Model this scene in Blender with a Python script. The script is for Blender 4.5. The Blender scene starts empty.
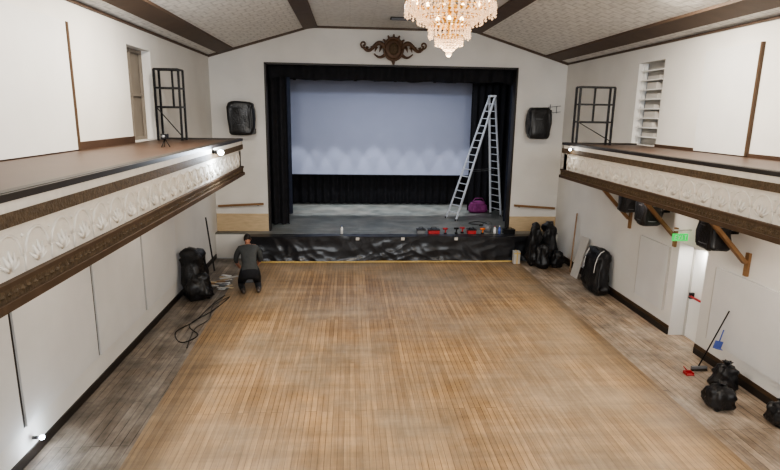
import bpy, bmesh, math, random
from mathutils import Vector, Matrix, noise
random.seed(7)
S = bpy.context.scene

# ------------------------------------------------------------------ materials
def c(r, g, b):
    f = lambda v: (v/255/12.92) if v/255 <= .04045 else ((v/255+.055)/1.055)**2.4
    return (f(r), f(g), f(b), 1)

def mat(name, col, rough=.6, metal=0, var=.08, nscale=3, bump=0, bscale=40, emis=0, ecol=None, trans=0, spec=None, stretch=None):
    m = bpy.data.materials.new(name); m.use_nodes = True
    nt = m.node_tree; b = nt.nodes['Principled BSDF']
    tc = nt.nodes.new('ShaderNodeTexCoord')
    src = tc.outputs['Object']
    if stretch:
        mp = nt.nodes.new('ShaderNodeMapping'); mp.inputs['Scale'].default_value = stretch
        nt.links.new(src, mp.inputs[0]); src = mp.outputs[0]
    n = nt.nodes.new('ShaderNodeTexNoise'); n.inputs['Scale'].default_value = nscale; n.inputs['Detail'].default_value = 6
    nt.links.new(src, n.inputs['Vector'])
    r = nt.nodes.new('ShaderNodeValToRGB')
    r.color_ramp.elements[0].position = .3; r.color_ramp.elements[1].position = .7
    r.color_ramp.elements[0].color = tuple(v*(1-var) for v in col[:3])+(1,)
    r.color_ramp.elements[1].color = tuple(min(1, v*(1+var)) for v in col[:3])+(1,)
    nt.links.new(n.outputs['Fac'], r.inputs[0]); nt.links.new(r.outputs[0], b.inputs['Base Color'])
    b.inputs['Roughness'].default_value = rough; b.inputs['Metallic'].default_value = metal
    if spec is not None: b.inputs['Specular IOR Level'].default_value = spec
    if trans: b.inputs['Transmission Weight'].default_value = trans
    if emis:
        b.inputs['Emission Color'].default_value = ecol or col; b.inputs['Emission Strength'].default_value = emis
    if bump:
        n2 = nt.nodes.new('ShaderNodeTexNoise'); n2.inputs['Scale'].default_value = bscale; n2.inputs['Detail'].default_value = 4
        nt.links.new(src, n2.inputs['Vector'])
        bp = nt.nodes.new('ShaderNodeBump'); bp.inputs['Strength'].default_value = bump; bp.inputs['Distance'].default_value = .02
        nt.links.new(n2.outputs['Fac'], bp.inputs['Height']); nt.links.new(bp.outputs[0], b.inputs['Normal'])
    return m

def planks(name, c1, c2, mortar, length, width, along='X', rough=.42, stain=(.75, 1.15), sscale=.5, msize=.004, grain=(.68, 1.2), worn=None, wamt=.75, wscale=.35, cross=None, offs=.37, offf=2):
    m = bpy.data.materials.new(name); m.use_nodes = True
    nt = m.node_tree; b = nt.nodes['Principled BSDF']; L = nt.links.new
    tc = nt.nodes.new('ShaderNodeTexCoord')
    mp = nt.nodes.new('ShaderNodeMapping')
    if along == 'Y': mp.inputs['Rotation'].default_value = (0, 0, math.pi/2)
    L(tc.outputs['Object'], mp.inputs[0])
    br = nt.nodes.new('ShaderNodeTexBrick')
    br.offset = offs; br.offset_frequency = offf
    br.inputs['Scale'].default_value = 1
    br.inputs['Brick Width'].default_value = length; br.inputs['Row Height'].default_value = width
    br.inputs['Mortar Size'].default_value = msize; br.inputs['Mortar Smooth'].default_value = .3
    br.inputs['Bias'].default_value = -.1
    br.inputs['Color1'].default_value = c1; br.inputs['Color2'].default_value = c2; br.inputs['Mortar'].default_value = mortar
    L(mp.outputs[0], br.inputs['Vector'])
    mp2 = nt.nodes.new('ShaderNodeMapping'); mp2.inputs['Scale'].default_value = (.6, 12, 1)
    L(mp.outputs[0], mp2.inputs[0])
    g = nt.nodes.new('ShaderNodeTexNoise'); g.inputs['Scale'].default_value = 1.3; g.inputs['Detail'].default_value = 7; g.inputs['Roughness'].default_value = .7
    L(mp2.outputs[0], g.inputs['Vector'])
    gr = nt.nodes.new('ShaderNodeMapRange'); gr.inputs['From Min'].default_value = .3; gr.inputs['From Max'].default_value = .7
    gr.inputs['To Min'].default_value = grain[0]; gr.inputs['To Max'].default_value = grain[1]
    L(g.outputs['Fac'], gr.inputs[0])
    s = nt.nodes.new('ShaderNodeTexNoise'); s.inputs['Scale'].default_value = sscale; s.inputs['Detail'].default_value = 9; s.inputs['Roughness'].default_value = .68
    L(tc.outputs['Object'], s.inputs['Vector'])
    sr = nt.nodes.new('ShaderNodeMapRange'); sr.inputs['From Min'].default_value = .3; sr.inputs['From Max'].default_value = .7
    sr.inputs['To Min'].default_value = stain[0]; sr.inputs['To Max'].default_value = stain[1]
    L(s.outputs['Fac'], sr.inputs[0])
    mu = nt.nodes.new('ShaderNodeMath'); mu.operation = 'MULTIPLY'
    L(gr.outputs[0], mu.inputs[0]); L(sr.outputs[0], mu.inputs[1])
    if cross:
        mp3 = nt.nodes.new('ShaderNodeMapping'); mp3.inputs['Scale'].default_value = cross[2]
        L(tc.outputs['Object'], mp3.inputs[0])
        cn = nt.nodes.new('ShaderNodeTexNoise'); cn.inputs['Scale'].default_value = 1; cn.inputs['Detail'].default_value = 7; cn.inputs['Roughness'].default_value = .65
        L(mp3.outputs[0], cn.inputs['Vector'])
        cr = nt.nodes.new('ShaderNodeMapRange'); cr.inputs['From Min'].default_value = .33; cr.inputs['From Max'].default_value = .67
        cr.inputs['To Min'].default_value = cross[0]; cr.inputs['To Max'].default_value = cross[1]
        L(cn.outputs['Fac'], cr.inputs[0])
        mu2 = nt.nodes.new('ShaderNodeMath'); mu2.operation = 'MULTIPLY'
        L(mu.outputs[0], mu2.inputs[0]); L(cr.outputs[0], mu2.inputs[1]); mu = mu2
    col = br.outputs['Color']
    if worn:
        wn = nt.nodes.new('ShaderNodeTexNoise'); wn.inputs['Scale'].default_value = wscale; wn.inputs['Detail'].default_value = 8; wn.inputs['Roughness'].default_value = .65
        L(tc.outputs['Object'], wn.inputs['Vector'])
        wr = nt.nodes.new('ShaderNodeMapRange'); wr.inputs['From Min'].default_value = .4; wr.inputs['From Max'].default_value = .6; wr.inputs['To Max'].default_value = wamt
        L(wn.outputs['Fac'], wr.inputs[0])
        mx = nt.nodes.new('ShaderNodeMix'); mx.data_type = 'RGBA'; mx.inputs[7].default_value = worn
        L(wr.outputs[0], mx.inputs[0]); L(col, mx.inputs[6]); col = mx.outputs[2]
    vm = nt.nodes.new('ShaderNodeVectorMath'); vm.operation = 'SCALE'
    L(col, vm.inputs[0]); L(mu.outputs[0], vm.inputs['Scale'])
    L(vm.outputs[0], b.inputs['Base Color'])
    rr = nt.nodes.new('ShaderNodeMapRange'); rr.inputs['To Min'].default_value = rough-.08; rr.inputs['To Max'].default_value = rough+.15
    L(s.outputs['Fac'], rr.inputs[0]); L(rr.outputs[0], b.inputs['Roughness'])
    bp = nt.nodes.new('ShaderNodeBump'); bp.inputs['Strength'].default_value = .2; bp.inputs['Distance'].default_value = .004
    L(br.outputs['Fac'], bp.inputs['Height']); bp.invert = True
    L(bp.outputs[0], b.inputs['Normal'])
    return m

def tin(name, col, lowf, sx=.3, sy=.3):
    m = bpy.data.materials.new(name); m.use_nodes = True
    nt = m.node_tree; b = nt.nodes['Principled BSDF']; L = nt.links.new
    tc = nt.nodes.new('ShaderNodeTexCoord')
    br = nt.nodes.new('ShaderNodeTexBrick'); br.inputs['Scale'].default_value = 1
    br.inputs['Brick Width'].default_value = sx; br.inputs['Row Height'].default_value = sy
    br.inputs['Mortar Size'].default_value = .03; br.inputs['Mortar Smooth'].default_value = 1
    br.inputs['Color1'].default_value = col; br.inputs['Color2'].default_value = tuple(v*.94 for v in col[:3])+(1,)
    br.inputs['Mortar'].default_value = tuple(v*lowf for v in col[:3])+(1,)
    L(tc.outputs['Object'], br.inputs['Vector'])
    v = nt.nodes.new('ShaderNodeTexVoronoi'); v.inputs['Scale'].default_value = 8
    L(tc.outputs['Object'], v.inputs['Vector'])
    mx = nt.nodes.new('ShaderNodeMapRange'); mx.inputs['From Max'].default_value = .6; mx.inputs['To Min'].default_value = .82; mx.inputs['To Max'].default_value = 1.04
    L(v.outputs['Distance'], mx.inputs[0])
    vm = nt.nodes.new('ShaderNodeVectorMath'); vm.operation = 'SCALE'
    L(br.outputs['Color'], vm.inputs[0]); L(mx.outputs[0], vm.inputs['Scale'])
    L(vm.outputs[0], b.inputs['Base Color'])
    b.inputs['Roughness'].default_value = .55
    bp = nt.nodes.new('ShaderNodeBump'); bp.inputs['Strength'].default_value = .5; bp.inputs['Distance'].default_value = .02
    L(v.outputs['Distance'], bp.inputs['Height']); L(bp.outputs[0], b.inputs['Normal'])
    return m

M = {}
M['wall'] = mat('white_plaster', c(211, 209, 205), .8, var=.05, nscale=1.0, bump=.15, bscale=30)
M['panel'] = mat('white_panel', c(208, 208, 207), .7, var=.03, nscale=2)
M['niche'] = mat('niche_beige', c(128, 120, 110), .8, var=.08)
M['niche2'] = mat('niche_grey', c(176, 172, 166), .8, var=.06)
M['wood_floor'] = planks('oak_boards', c(164, 134, 98), c(134, 107, 77), c(76, 58, 42), 4.3, .095, 'Y', .4, (.72, 1.16), .8, .005, (.74, 1.2), worn=c(146, 129, 108), wamt=.85, wscale=.35, cross=(.84, 1.12, (.35, 3.2, 1)), offs=.43, offf=3)
M['aisle_l'] = planks('worn_aisle_boards_l', c(136, 124, 111), c(104, 92, 80), c(54, 46, 39), 3.1, .14, 'Y', .5, (.42, 1.5), 1.6, .008, (.62, 1.28), worn=c(134, 128, 120), wscale=.9, offs=.43, offf=3)
M['aisle_r'] = planks('worn_aisle_boards_r', c(180, 158, 134), c(146, 124, 102), c(84, 68, 55), 3.1, .14, 'Y', .5, (.48, 1.4), 1.6, .008, (.64, 1.26), worn=c(172, 160, 146), wscale=.9, offs=.43, offf=3)
M['stagefloor'] = planks('stage_boards', c(126, 130, 126), c(106, 110, 106), c(58, 61, 59), 3, .18, 'X', .4, (.5, 1.35), 1.1, worn=c(122, 119, 112), wscale=.6)
M['brown'] = mat('brown_paint', c(74, 58, 44), .6, var=.15, nscale=4, spec=.25)
M['beam'] = mat('ceiling_beam_brown', c(84, 68, 56), .6, var=.12, nscale=3)
M['goldbrown'] = mat('bronze_moulding', c(86, 72, 56), .65, var=.3, nscale=18, bump=.8, bscale=35, spec=.2)
M['deck'] = mat('balcony_deck_brown', c(72, 56, 46), .42, var=.12, nscale=2, spec=.3)
M['dark'] = mat('dark_trim', c(38, 32, 28), .5, var=.15)
M['plaster_orn'] = mat('relief_plaster', c(216, 209, 198), .6, var=.06, nscale=10)
M['tin'] = tin('pressed_tin', c(222, 220, 215), .72)
M['tin2'] = tin('pressed_tin_centre', c(218, 218, 216), .74, 1.4, .12)
M['blackcloth'] = mat('black_velour', c(24, 24, 29), .9, var=.3, nscale=5)
M['bluecloth'] = mat('dark_blue_cloth', c(38, 42, 56), .9, var=.2, nscale=5)
M['screen'] = mat('projection_screen', c(168, 174, 197), .85, var=.02, nscale=1)
M['plastic'] = mat('black_polythene', c(32, 33, 37), .28, var=.15, nscale=3, bump=.2, bscale=5)
M['plasticd'] = mat('black_bag', c(28, 28, 30), .34, var=.3, nscale=8, bump=.6, bscale=22)
M['ply'] = mat('plywood', c(190, 168, 136), .6, var=.12, nscale=3, stretch=(1, 1, 8))
M['yellow'] = mat('pale_timber_strip', c(206, 178, 112), .5, var=.1, nscale=4)
M['alu'] = mat('aluminium', c(214, 218, 224), .4, .3, var=.05)
M['blackmetal'] = mat('black_metal', c(24, 24, 26), .4, .4, var=.1)
M['brass'] = mat('brass', c(205, 160, 80), .3, .9, var=.1)
M['crystal'] = mat('crystal', c(240, 222, 200), .12, 0, var=.12, nscale=20, emis=.4, ecol=c(255, 214, 170), trans=.35)
M['bulb'] = mat('warm_bulb', c(255, 230, 190), .4, emis=14, ecol=c(255, 214, 160))
M['led'] = mat('led_face', c(235, 242, 255), .4, emis=30, ecol=c(225, 238, 255))
M['exit'] = mat('exit_green', c(20, 190, 90), .4, var=.02, emis=.9, ecol=c(20, 210, 90))
M['white'] = mat('white_gloss', c(226, 226, 224), .4, var=.03)
M['red'] = mat('red_plastic', c(165, 40, 44), .5, var=.08)
M['blue'] = mat('blue_plastic', c(78, 96, 165), .5, var=.08)
M['purple'] = mat('purple_fabric', c(120, 48, 104), .8, var=.25, nscale=10)
M['orange'] = mat('orange_plastic', c(205, 100, 30), .4, var=.08)
M['grey'] = mat('grey_metal', c(120, 122, 126), .5, .3, var=.1)
M['strut'] = mat('strut_wood', c(130, 98, 66), .55, var=.12, nscale=6)
M['skin'] = mat('skin', c(186, 134, 108), .55, var=.05)
M['hair'] = mat('hair_dark', c(34, 26, 22), .7, var=.2, nscale=30)
M['shirt'] = mat('charcoal_shirt', c(66, 68, 68), .85, var=.12, nscale=12)
M['trousers'] = mat('black_trousers', c(26, 27, 32), .85, var=.15, nscale=12)
M['shoe'] = mat('shoe_leather', c(60, 52, 46), .5, var=.1)
M['bristle'] = mat('bristle', c(70, 60, 50), .9, var=.3, nscale=40)
M['board'] = mat('grey_board', c(186, 182, 176), .6, var=.05)
M['cord'] = mat('rubber_cord', c(18, 18, 18), .5, var=.1)

# ------------------------------------------------------------------ mesh builder
class MB:
    def __init__(s): s.bm = bmesh.new(); s.mats = []
    def mi(s, m):
        m = M[m] if isinstance(m, str) else m
        if m not in s.mats: s.mats.append(m)
        return s.mats.index(m)
    def _tag(s, verts, m, smooth):
        i = s.mi(m)
        for f in {f for v in verts for f in v.link_faces}:
            f.material_index = i; f.smooth = smooth
    def box(s, a, b, m, rot=None, bev=0):
        a = Vector(a); b = Vector(b); ce = (a+b)/2; d = b-a
        mt = Matrix.Translation(ce)
        if rot is not None: mt = mt @ rot.to_4x4()
        r = bmesh.ops.create_cube(s.bm, size=1, matrix=mt @ Matrix.Diagonal((abs(d.x), abs(d.y), abs(d.z), 1)))
        vs = r['verts']
        if bev:
            es = list({e for v in vs for e in v.link_edges})
            rr = bmesh.ops.bevel(s.bm, geom=es, offset=bev, segments=2, affect='EDGES', profile=.5)
            vs = rr['verts']
        s._tag(vs, m, False)
    def beam(s, p, q, w, h, m, up=Vector((0, 0, 1))):
        p = Vector(p); q = Vector(q); d = q-p; z = d.normalized()
        x = z.cross(up)
        if x.length < 1e-4: x = Vector((1, 0, 0))
        x.normalize(); y = z.cross(x)
        R = Matrix((x, y, z)).transposed().to_4x4()
        r = bmesh.ops.create_cube(s.bm, size=1, matrix=Matrix.Translation((p+q)/2) @ R @ Matrix.Diagonal((w, h, d.length, 1)))
        s._tag(r['verts'], m, False)
    def cyl(s, p, q, r, m, r2=None, seg=14, smooth=True):
        p = Vector(p); q = Vector(q); d = q-p
        R = d.to_track_quat('Z', 'Y').to_matrix().to_4x4()
        rr = bmesh.ops.create_cone(s.bm, cap_ends=True, segments=seg, radius1=r, radius2=r if r2 is None else r2, depth=d.length, matrix=Matrix.Translation((p+q)/2) @ R)
        s._tag(rr['verts'], m, smooth)
    def sph(s, ce, r, m, sc=(1, 1, 1), sub=2, rot=None):
        mt = Matrix.Translation(ce)
        if rot is not None: mt = mt @ rot.to_4x4()
        rr = bmesh.ops.create_icosphere(s.bm, subdivisions=sub, radius=r, matrix=mt @ Matrix.Diagonal((*sc, 1)))
        s._tag(rr['verts'], m, True); return rr['verts']
    def bead(s, ce, r, m, sc=(1, 1, 1)):
        i0 = s.mi(m); ce = Vector(ce); n = 6
        T = s.bm.verts.new(ce+Vector((0, 0, r*1.1*sc[2]))); Bt = s.bm.verts.new(ce-Vector((0, 0, r*1.1*sc[2])))
        R = [s.bm.verts.new(ce+Vector((r*sc[0]*math.cos(k*2*math.pi/n), r*sc[1]*math.sin(k*2*math.pi/n), 0))) for k in range(n)]
        for k in range(n):
            for tri in ((R[k], R[(k+1) % n], T), (R[(k+1) % n], R[k], Bt)):
                s.bm.faces.new(tri).material_index = i0
    def tube(s, pts, r, m, seg=6):
        pts = [Vector(p) for p in pts]; rings = []; i0 = s.mi(m)
        for i, p in enumerate(pts):
            t = (pts[min(i+1, len(pts)-1)]-pts[max(i-1, 0)]).normalized()
            q = Vector((0, 0, 1)).rotation_difference(t)
            rad = r[i] if isinstance(r, (list, tuple)) else r
            rings.append([s.bm.verts.new(p+q @ Vector((rad*math.cos(a*2*math.pi/seg), rad*math.sin(a*2*math.pi/seg), 0))) for a in range(seg)])
        for k in range(len(rings)-1):
            A, B = rings[k], rings[k+1]
            off = min(range(seg), key=lambda o: sum((A[j].co-B[(j+o) % seg].co).length for j in range(seg)))
            B = B[off:]+B[:off]; rings[k+1] = B
            for j in range(seg):
                f = s.bm.faces.new((A[j], A[(j+1) % seg], B[(j+1) % seg], B[j])); f.material_index = i0; f.smooth = True
        for R in (rings[0][::-1], rings[-1]):
            try:
                f = s.bm.faces.new(R); f.material_index = i0
            except Exception: pass
    def grid(s, fn, nu, nv, m, smooth=True):
        i0 = s.mi(m)
        V = [[s.bm.verts.new(fn(i/nu, j/nv)) for j in range(nv+1)] for i in range(nu+1)]
        for i in range(nu):
            for j in range(nv):
                f = s.bm.faces.new((V[i][j], V[i+1][j], V[i+1][j+1], V[i][j+1])); f.material_index = i0; f.smooth = smooth
    def wrap(s, base, size, m, seed=0, e=.55, amp=.06, freq=3.2, taper=.15, sub=4, rotz=0, lean=(0, 0)):
        vs = s.sph((0, 0, 0), 1, m, sub=sub)
        R = Matrix.Rotation(rotz, 3, 'Z')
        for v in vs:
            p = v.co.copy(); q = Vector([math.copysign(abs(a)**e, a) for a in p])
            h = (q.z+1)/2
            k = 1-taper*h
            w = Vector((q.x*size[0]/2*k, q.y*size[1]/2*k, h*size[2]))
            sv = Vector((seed*7.3, seed*3.1, seed))
            n = noise.turbulence(w*freq+sv, 3, True)*amp*2-amp*.6
            fold = abs(noise.noise(Vector((math.atan2(p.y, p.x)*2.2, seed, w.z*.9))))*amp*1.2
            d = Vector((p.x, p.y, p.z*.5)); w += d*(n-fold)
            if w.z < .01: w.z = 0
            w.x += lean[0]*w.z; w.y += lean[1]*w.z
            v.co = R @ w + Vector(base)
    def addmesh(s, me, mt=Matrix.Identity(4), m=None, pick=None):
        n0 = len(s.bm.faces); v0 = len(s.bm.verts)
        s.bm.from_mesh(me)
        s.bm.verts.ensure_lookup_table(); s.bm.faces.ensure_lookup_table()
        for f in s.bm.faces[n0:]:
            mm = pick(f.calc_center_median()) if pick else m
            f.material_index = s.mi(mm); f.smooth = True
        for v in s.bm.verts[v0:]: v.co = mt @ v.co
    def fin(s, name, loc=None):
        bmesh.ops.recalc_face_normals(s.bm, faces=s.bm.faces)
        xs = [v.co for v in s.bm.verts]
        if loc is None:
            lo = Vector([min(v[i] for v in xs) for i in range(3)]); hi = Vector([max(v[i] for v in xs) for i in range(3)])
            loc = Vector(((lo.x+hi.x)/2, (lo.y+hi.y)/2, lo.z))
        loc = Vector(loc)
        for v in s.bm.verts: v.co -= loc
        me = bpy.data.meshes.new(name); s.bm.to_mesh(me); s.bm.free()
        for m in s.mats: me.materials.append(m)
        o = bpy.data.objects.new(name, me); o.location = loc; S.collection.objects.link(o)
        return o

def simple(name, a, b, m, bev=0):
    mb = MB(); mb.box(a, b, m, bev=bev); return mb.fin(name)

# ------------------------------------------------------------------ dimensions
XL, XR, XC = -4.65, 7.5, 1.43
YB, YP, YF = -3.0, 19.3, 18.5
ZS, ZC = 6.78, 7.78
ST = .88
BT, BB = 4.32, 3.45
XBL, XBR, YE = -2.73, 5.58, 14.1

# floors
simple('floor', (XL-.2, YB, -.3), (XR+1.2, YF+.4, -.02), 'aisle_l')
mb = MB()
bm = mb.bm; i0 = mb.mi('wood_floor')
pts = [(-3.0, YB), (5.88, YB), (5.86, YF-.02), (-3.57, YF-.02)]
lo = [bm.verts.new((x, y, -.02)) for x, y in pts]; hi = [bm.verts.new((x, y, .004)) for x, y in pts]
bm.faces.new(hi); bm.faces.new(lo[::-1])
for k in range(4): bm.faces.new((lo[k], lo[(k+1) % 4], hi[(k+1) % 4], hi[k]))
mb.fin('floor_oak_boards', loc=(0, 0, 0))
simple('floor_aisle_left', (XL, YB, -.02), (-2.9, YF, -.004), 'aisle_l')
simple('floor_aisle_right', (5.8, YB, -.02), (XR+.9, YF, -.004), 'aisle_r')
simple('trim_stage_foot', (-3.57, YF-.26, .004), (5.9, YF-.12, .03), 'yellow')

def wall_x(name, x0, x1, y0, y1, z0, z1, holes, m='wall'):
    mb = MB()
    ys = sorted({y0, y1, *[h[0] for h in holes], *[h[1] for h in holes]})
    for ya, yb in zip(ys[:-1], ys[1:]):
        hs = [h for h in holes if h[0] <= ya+1e-6 and h[1] >= yb-1e-6]
        zz = z0
        for h in sorted(hs, key=lambda h: h[2]):
            if h[2] > zz: mb.box((x0, ya, zz), (x1, yb, h[2]), m)
            zz = h[3]
        if zz < z1: mb.box((x0, ya, zz), (x1, yb, z1), m)
    return mb.fin(name)
wall_x('wall_left', XL-.25, XL, YB, YP, -.3, ZS+.05, [(12.4, 13.8, BT, 6.33)])
wall_x('wall_right', XR, XR+.25, YB, YP, -.3, ZS+.05, [(10.7, 11.68, -.02, 2.25), (13.2, 14.4, BT, 6.37)])
simple('wall_rear', (XL-.25, YB-.25, -.3), (XR+.25, YB, 8), 'wall')

# proscenium wall
OX0, OX1, OZ = -2.8, 5.72, 6.55
mb = MB()
mb.box((XL-.25, YP, -.3), (OX0, YP+.3, 8), 'wall'); mb.box((OX1, YP, -.3), (XR+.25, YP+.3, 8), 'wall')
mb.box((OX0, YP, OZ), (OX1, YP+.3, 8), 'wall'); mb.box((OX0, YP, -.3), (OX1, YP+.3, ST-.06), 'wall')
mb.fin('wall_proscenium')
mb = MB()
for a, b in (((OX0-.05, YP-.03, ST), (OX0+.01, YP+.3, OZ+.05)), ((OX1-.01, YP-.03, ST), (OX1+.05, YP+.3, OZ+.05)), ((OX0-.05, YP-.03, OZ-.01), (OX1+.05, YP+.3, OZ+.05))):
    mb.box(a, b, 'dark')
mb.fin('trim_proscenium')

# ceiling
def ceil_slab(mb, x0, z0, x1, z1, m, t=.12):
    i = mb.mi(m); v = []
    for y in (YB, YP):
        v.append([mb.bm.verts.new(p) for p in ((x0, y, z0), (x1, y, z1), (x1, y, z1+t), (x0, y, z0+t))])
    a, b = v
    fs = [a[::-1], b] + [[a[k], a[(k+1) % 4], b[(k+1) % 4], b[k]] for k in range(4)]
    for f in fs: mb.bm.faces.new(f).material_index = i
HI = 2.72
mb = MB()
ceil_slab(mb, XL-.25, ZS-.06, XC-HI, ZC, 'tin'); ceil_slab(mb, XC+HI, ZC, XR+.25, ZS-.06, 'tin'); ceil_slab(mb, XC-HI, ZC, XC+HI, ZC, 'tin2')
mb.fin('ceiling', loc=(0, 0, ZC))
def slope_z(x):
    d = abs(x-XC)
    return ZC if d <= HI else ZC-(d-HI)*(ZC-ZS)/(abs(XL-XC)-HI)
def ybeam(name, xa, xb, m='beam', t=.05):
    mb = MB(); i = mb.mi(m); v = []
    for y in (YB+.01, YP-.002):
        v.append([mb.bm.verts.new(p) for p in ((xa, y, slope_z(xa)-t), (xb, y, slope_z(xb)-t), (xb, y, slope_z(xb)+.02), (xa, y, slope_z(xa)+.02))])
    a, b = v
    for f in [a[::-1], b]+[[a[k], a[(k+1) % 4], b[(k+1) % 4], b[k]] for k in range(4)]: mb.bm.faces.new(f)
    mb.fin(name)
for n, (d0, d1) in enumerate(((2.5, 2.95), (5.25, 5.72))):
    ybeam('trim_ceiling_beam_%d' % (2*n+1), XC-d1, XC-d0); ybeam('trim_ceiling_beam_%d' % (2*n+2), XC+d0, XC+d1)
mb = MB()
P = [(XL, ZS), (XC-HI, ZC), (XC+HI, ZC), (XR, ZS)]
for (xa, za), (xb, zb) in zip(P[:-1], P[1:]): mb.beam((xa, YP-.03, za-.03), (xb, YP-.03, zb-.03), .06, .07, 'beam')
mb.fin('trim_ceiling_proscenium')
simple('trim_cornice_left', (XL, YB, ZS-.05), (XL+.04, YP, ZS+.0), 'beam')
simple('trim_cornice_right', (XR-.04, YB, ZS-.05), (XR, YP, ZS+.0), 'beam')
mb = MB()
mb.box((1.2, 17.1, ZC-.03), (2.1, 17.5, ZC), 'dark')
for k in range(5): mb.box((1.24, 17.14+k*.075, ZC-.05), (2.06, 17.16+k*.075, ZC-.03), 'grey')
mb.fin('ceiling_vent')

# ------------------------------------------------------------------ stage
simple('stage_floor', (XL+.01, YP-.35, ST-.05), (XR-.01, 25.98, ST), 'stagefloor')
mb = MB(); mb.box((-3.52, YF, 0), (6.54, YP-.3, ST-.051), 'wall'); mb.box((-3.52, YF, ST-.05), (6.54, YP-.351, ST), 'stagefloor'); mb.box((XL+.01, YP-.35, 0), (XR-.01, YP-.02, ST-.052), 'wall')
mb.fin('stage_apron')
simple('wall_stage_back', (-6, 26, 0), (9, 26.2, 8), 'blackcloth')
simple('wall_stage_left', (-6, YP+.3, 0), (-5.8, 26, 8), 'blackcloth')
simple('wall_stage_right', (8.8, YP+.3, 0), (9, 26, 8), 'blackcloth')
simple('ceiling_stage', (-6, YP+.3, 7.8), (9, 26.2, 8), 'blackcloth')
simple('floor_stage_wings', (-6, YP+.3, ST-.3), (9, 26.0, ST-.06), 'blackcloth')

def pleat(mb, x0, x1, z0, z1, y, amp=.07, wl=.28, m='blackcloth', hem=0, seed=0):
    n = int((x1-x0)/wl*8)
    def fn(u, v):
        x = x0+u*(x1-x0)
        ph = x/wl*2*math.pi+1.5*noise.noise(Vector((x*1.3, seed, 0)))
        z = z0+(z1-z0)*v+(1-v)*hem*noise.noise(Vector((x*1.1, seed+5, 0)))
        return (x, y+amp*math.sin(ph)*(1-.4*v)+.05*noise.noise(Vector((x, z*.6, seed))), z)
    mb.grid(fn, n, 6, m)
mb = MB(); pleat(mb, -5.5, 8.5, ST+.02, 7.4, 25.4, .08, .35); mb.fin('backdrop_curtain')
mb = MB(); pleat(mb, -3.9, -2.25, ST+.02, 7.2, 20.4, .09, .3, seed=1); mb.fin('stage_leg_curtain')
mb = MB(); pleat(mb, -4.3, -2.35, ST+.02, 7.2, 22.6, .09, .3, 'bluecloth', seed=2); mb.fin('stage_leg_curtain')
mb = MB(); pleat(mb, 5.12, 7.2, ST+.02, 7.2, 23.5, .09, .3, seed=3); mb.fin('stage_leg_curtain')
mb = MB(); pleat(mb, 6.05, 7.3, ST+.02, 7.2, 21.0, .07, .25, 'bluecloth', seed=4); mb.fin('stage_leg_curtain')
mb = MB(); pleat(mb, -3.9, 6.9, 6.13, 7.3, 20.0, .06, .5, hem=.16, seed=6); mb.fin('stage_border_curtain')
mb = MB(); pleat(mb, -4.2, 7.2, 6.28, 7.4, 23.2, .06, .5, hem=.05, seed=8); mb.fin('stage_border_curtain')
mb = MB()
mb.grid(lambda u, v: (-2.62+u*8.12, 24.8+.01*noise.noise(Vector((u*9, v*4, 0))), 2.30+v*4.12), 60, 30, 'screen')
mb.beam((-2.66, 24.82, 6.44), (5.52, 24.82, 6.44), .06, .06, 'blackmetal'); mb.beam((-2.66, 24.82, 2.28), (5.52, 24.82, 2.28), .05, .04, 'blackmetal')
for x in (-2.66, 5.52): mb.beam((x, 24.83, ST), (x, 24.83, 6.44), .05, .05, 'blackmetal')
mb.fin('projection_screen')
# plastic sheet hung loosely over the stage lip
mb = MB()
def swag(x): return .05*abs(math.sin(x*.9+.4))
def sheet(u, v):
    x = -3.54+u*10.1; z = .02+v*(ST+.005)
    a = noise.noise(Vector((x*1.9+.9*z, z*.6, 3)))
    b = noise.noise(Vector((x*.55, z*2.2+.8*math.sin(x*.7), 8)))
    d = abs(noise.noise(Vector((x*2.4+z*1.8, z*2.0-x*.4, 15))))
    e = abs(noise.noise(Vector((x*1.3-z*2.6, z*2.4, 25))))
    flare = .06*(1-v)**2
    return (x, YF-.10-(.06*a+.06*b+.06*(.35-d)+.05*(.35-e))*(1.1-v*.75)-flare, z-swag(x)*v)
mb.grid(sheet, 330, 32, 'plastic')
def sheet2(u, v):
    x = -3.54+u*10.1
    return (x, YF-.11+v*.28, ST+.022+.012*abs(noise.noise(Vector((x*2.5, v*3, 9))))-swag(x)*(1-v))
mb.grid(sheet2, 200, 5, 'plastic')
for x in (.2, 1.75, 3.6): mb.box((x, YF-.19, .76), (x+.12, YF-.18, .86), 'board')
mb.fin('plastic_dust_sheet')

simple('trim_ply_skirt_1', (XL+.01, YP-.03, ST), (OX0-.06, YP-.001, 1.5), 'ply')
simple('trim_ply_skirt_2', (OX1+.06, YP-.03, ST), (XR-.01, YP-.001, 1.42), 'ply')
mb = MB(); mb.beam((XL+.1, YP-.1, 1.78), (-3.0, YP-.1, 1.86), .06, .07, 'strut')
for x in (-4.3, -3.2): mb.beam((x, YP-.1, 1.8), (x, YP-.0, 1.78), .03, .03, 'grey')
mb.fin('handrail')
mb = MB(); mb.beam((5.9, YP-.1, 1.84), (XR-.1, YP-.1, 1.74), .06, .07, 'strut')
for x in (6.1, 7.1): mb.beam((x, YP-.1, 1.78), (x, YP-.0, 1.76), .03, .03, 'grey')
mb.fin('handrail')

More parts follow.
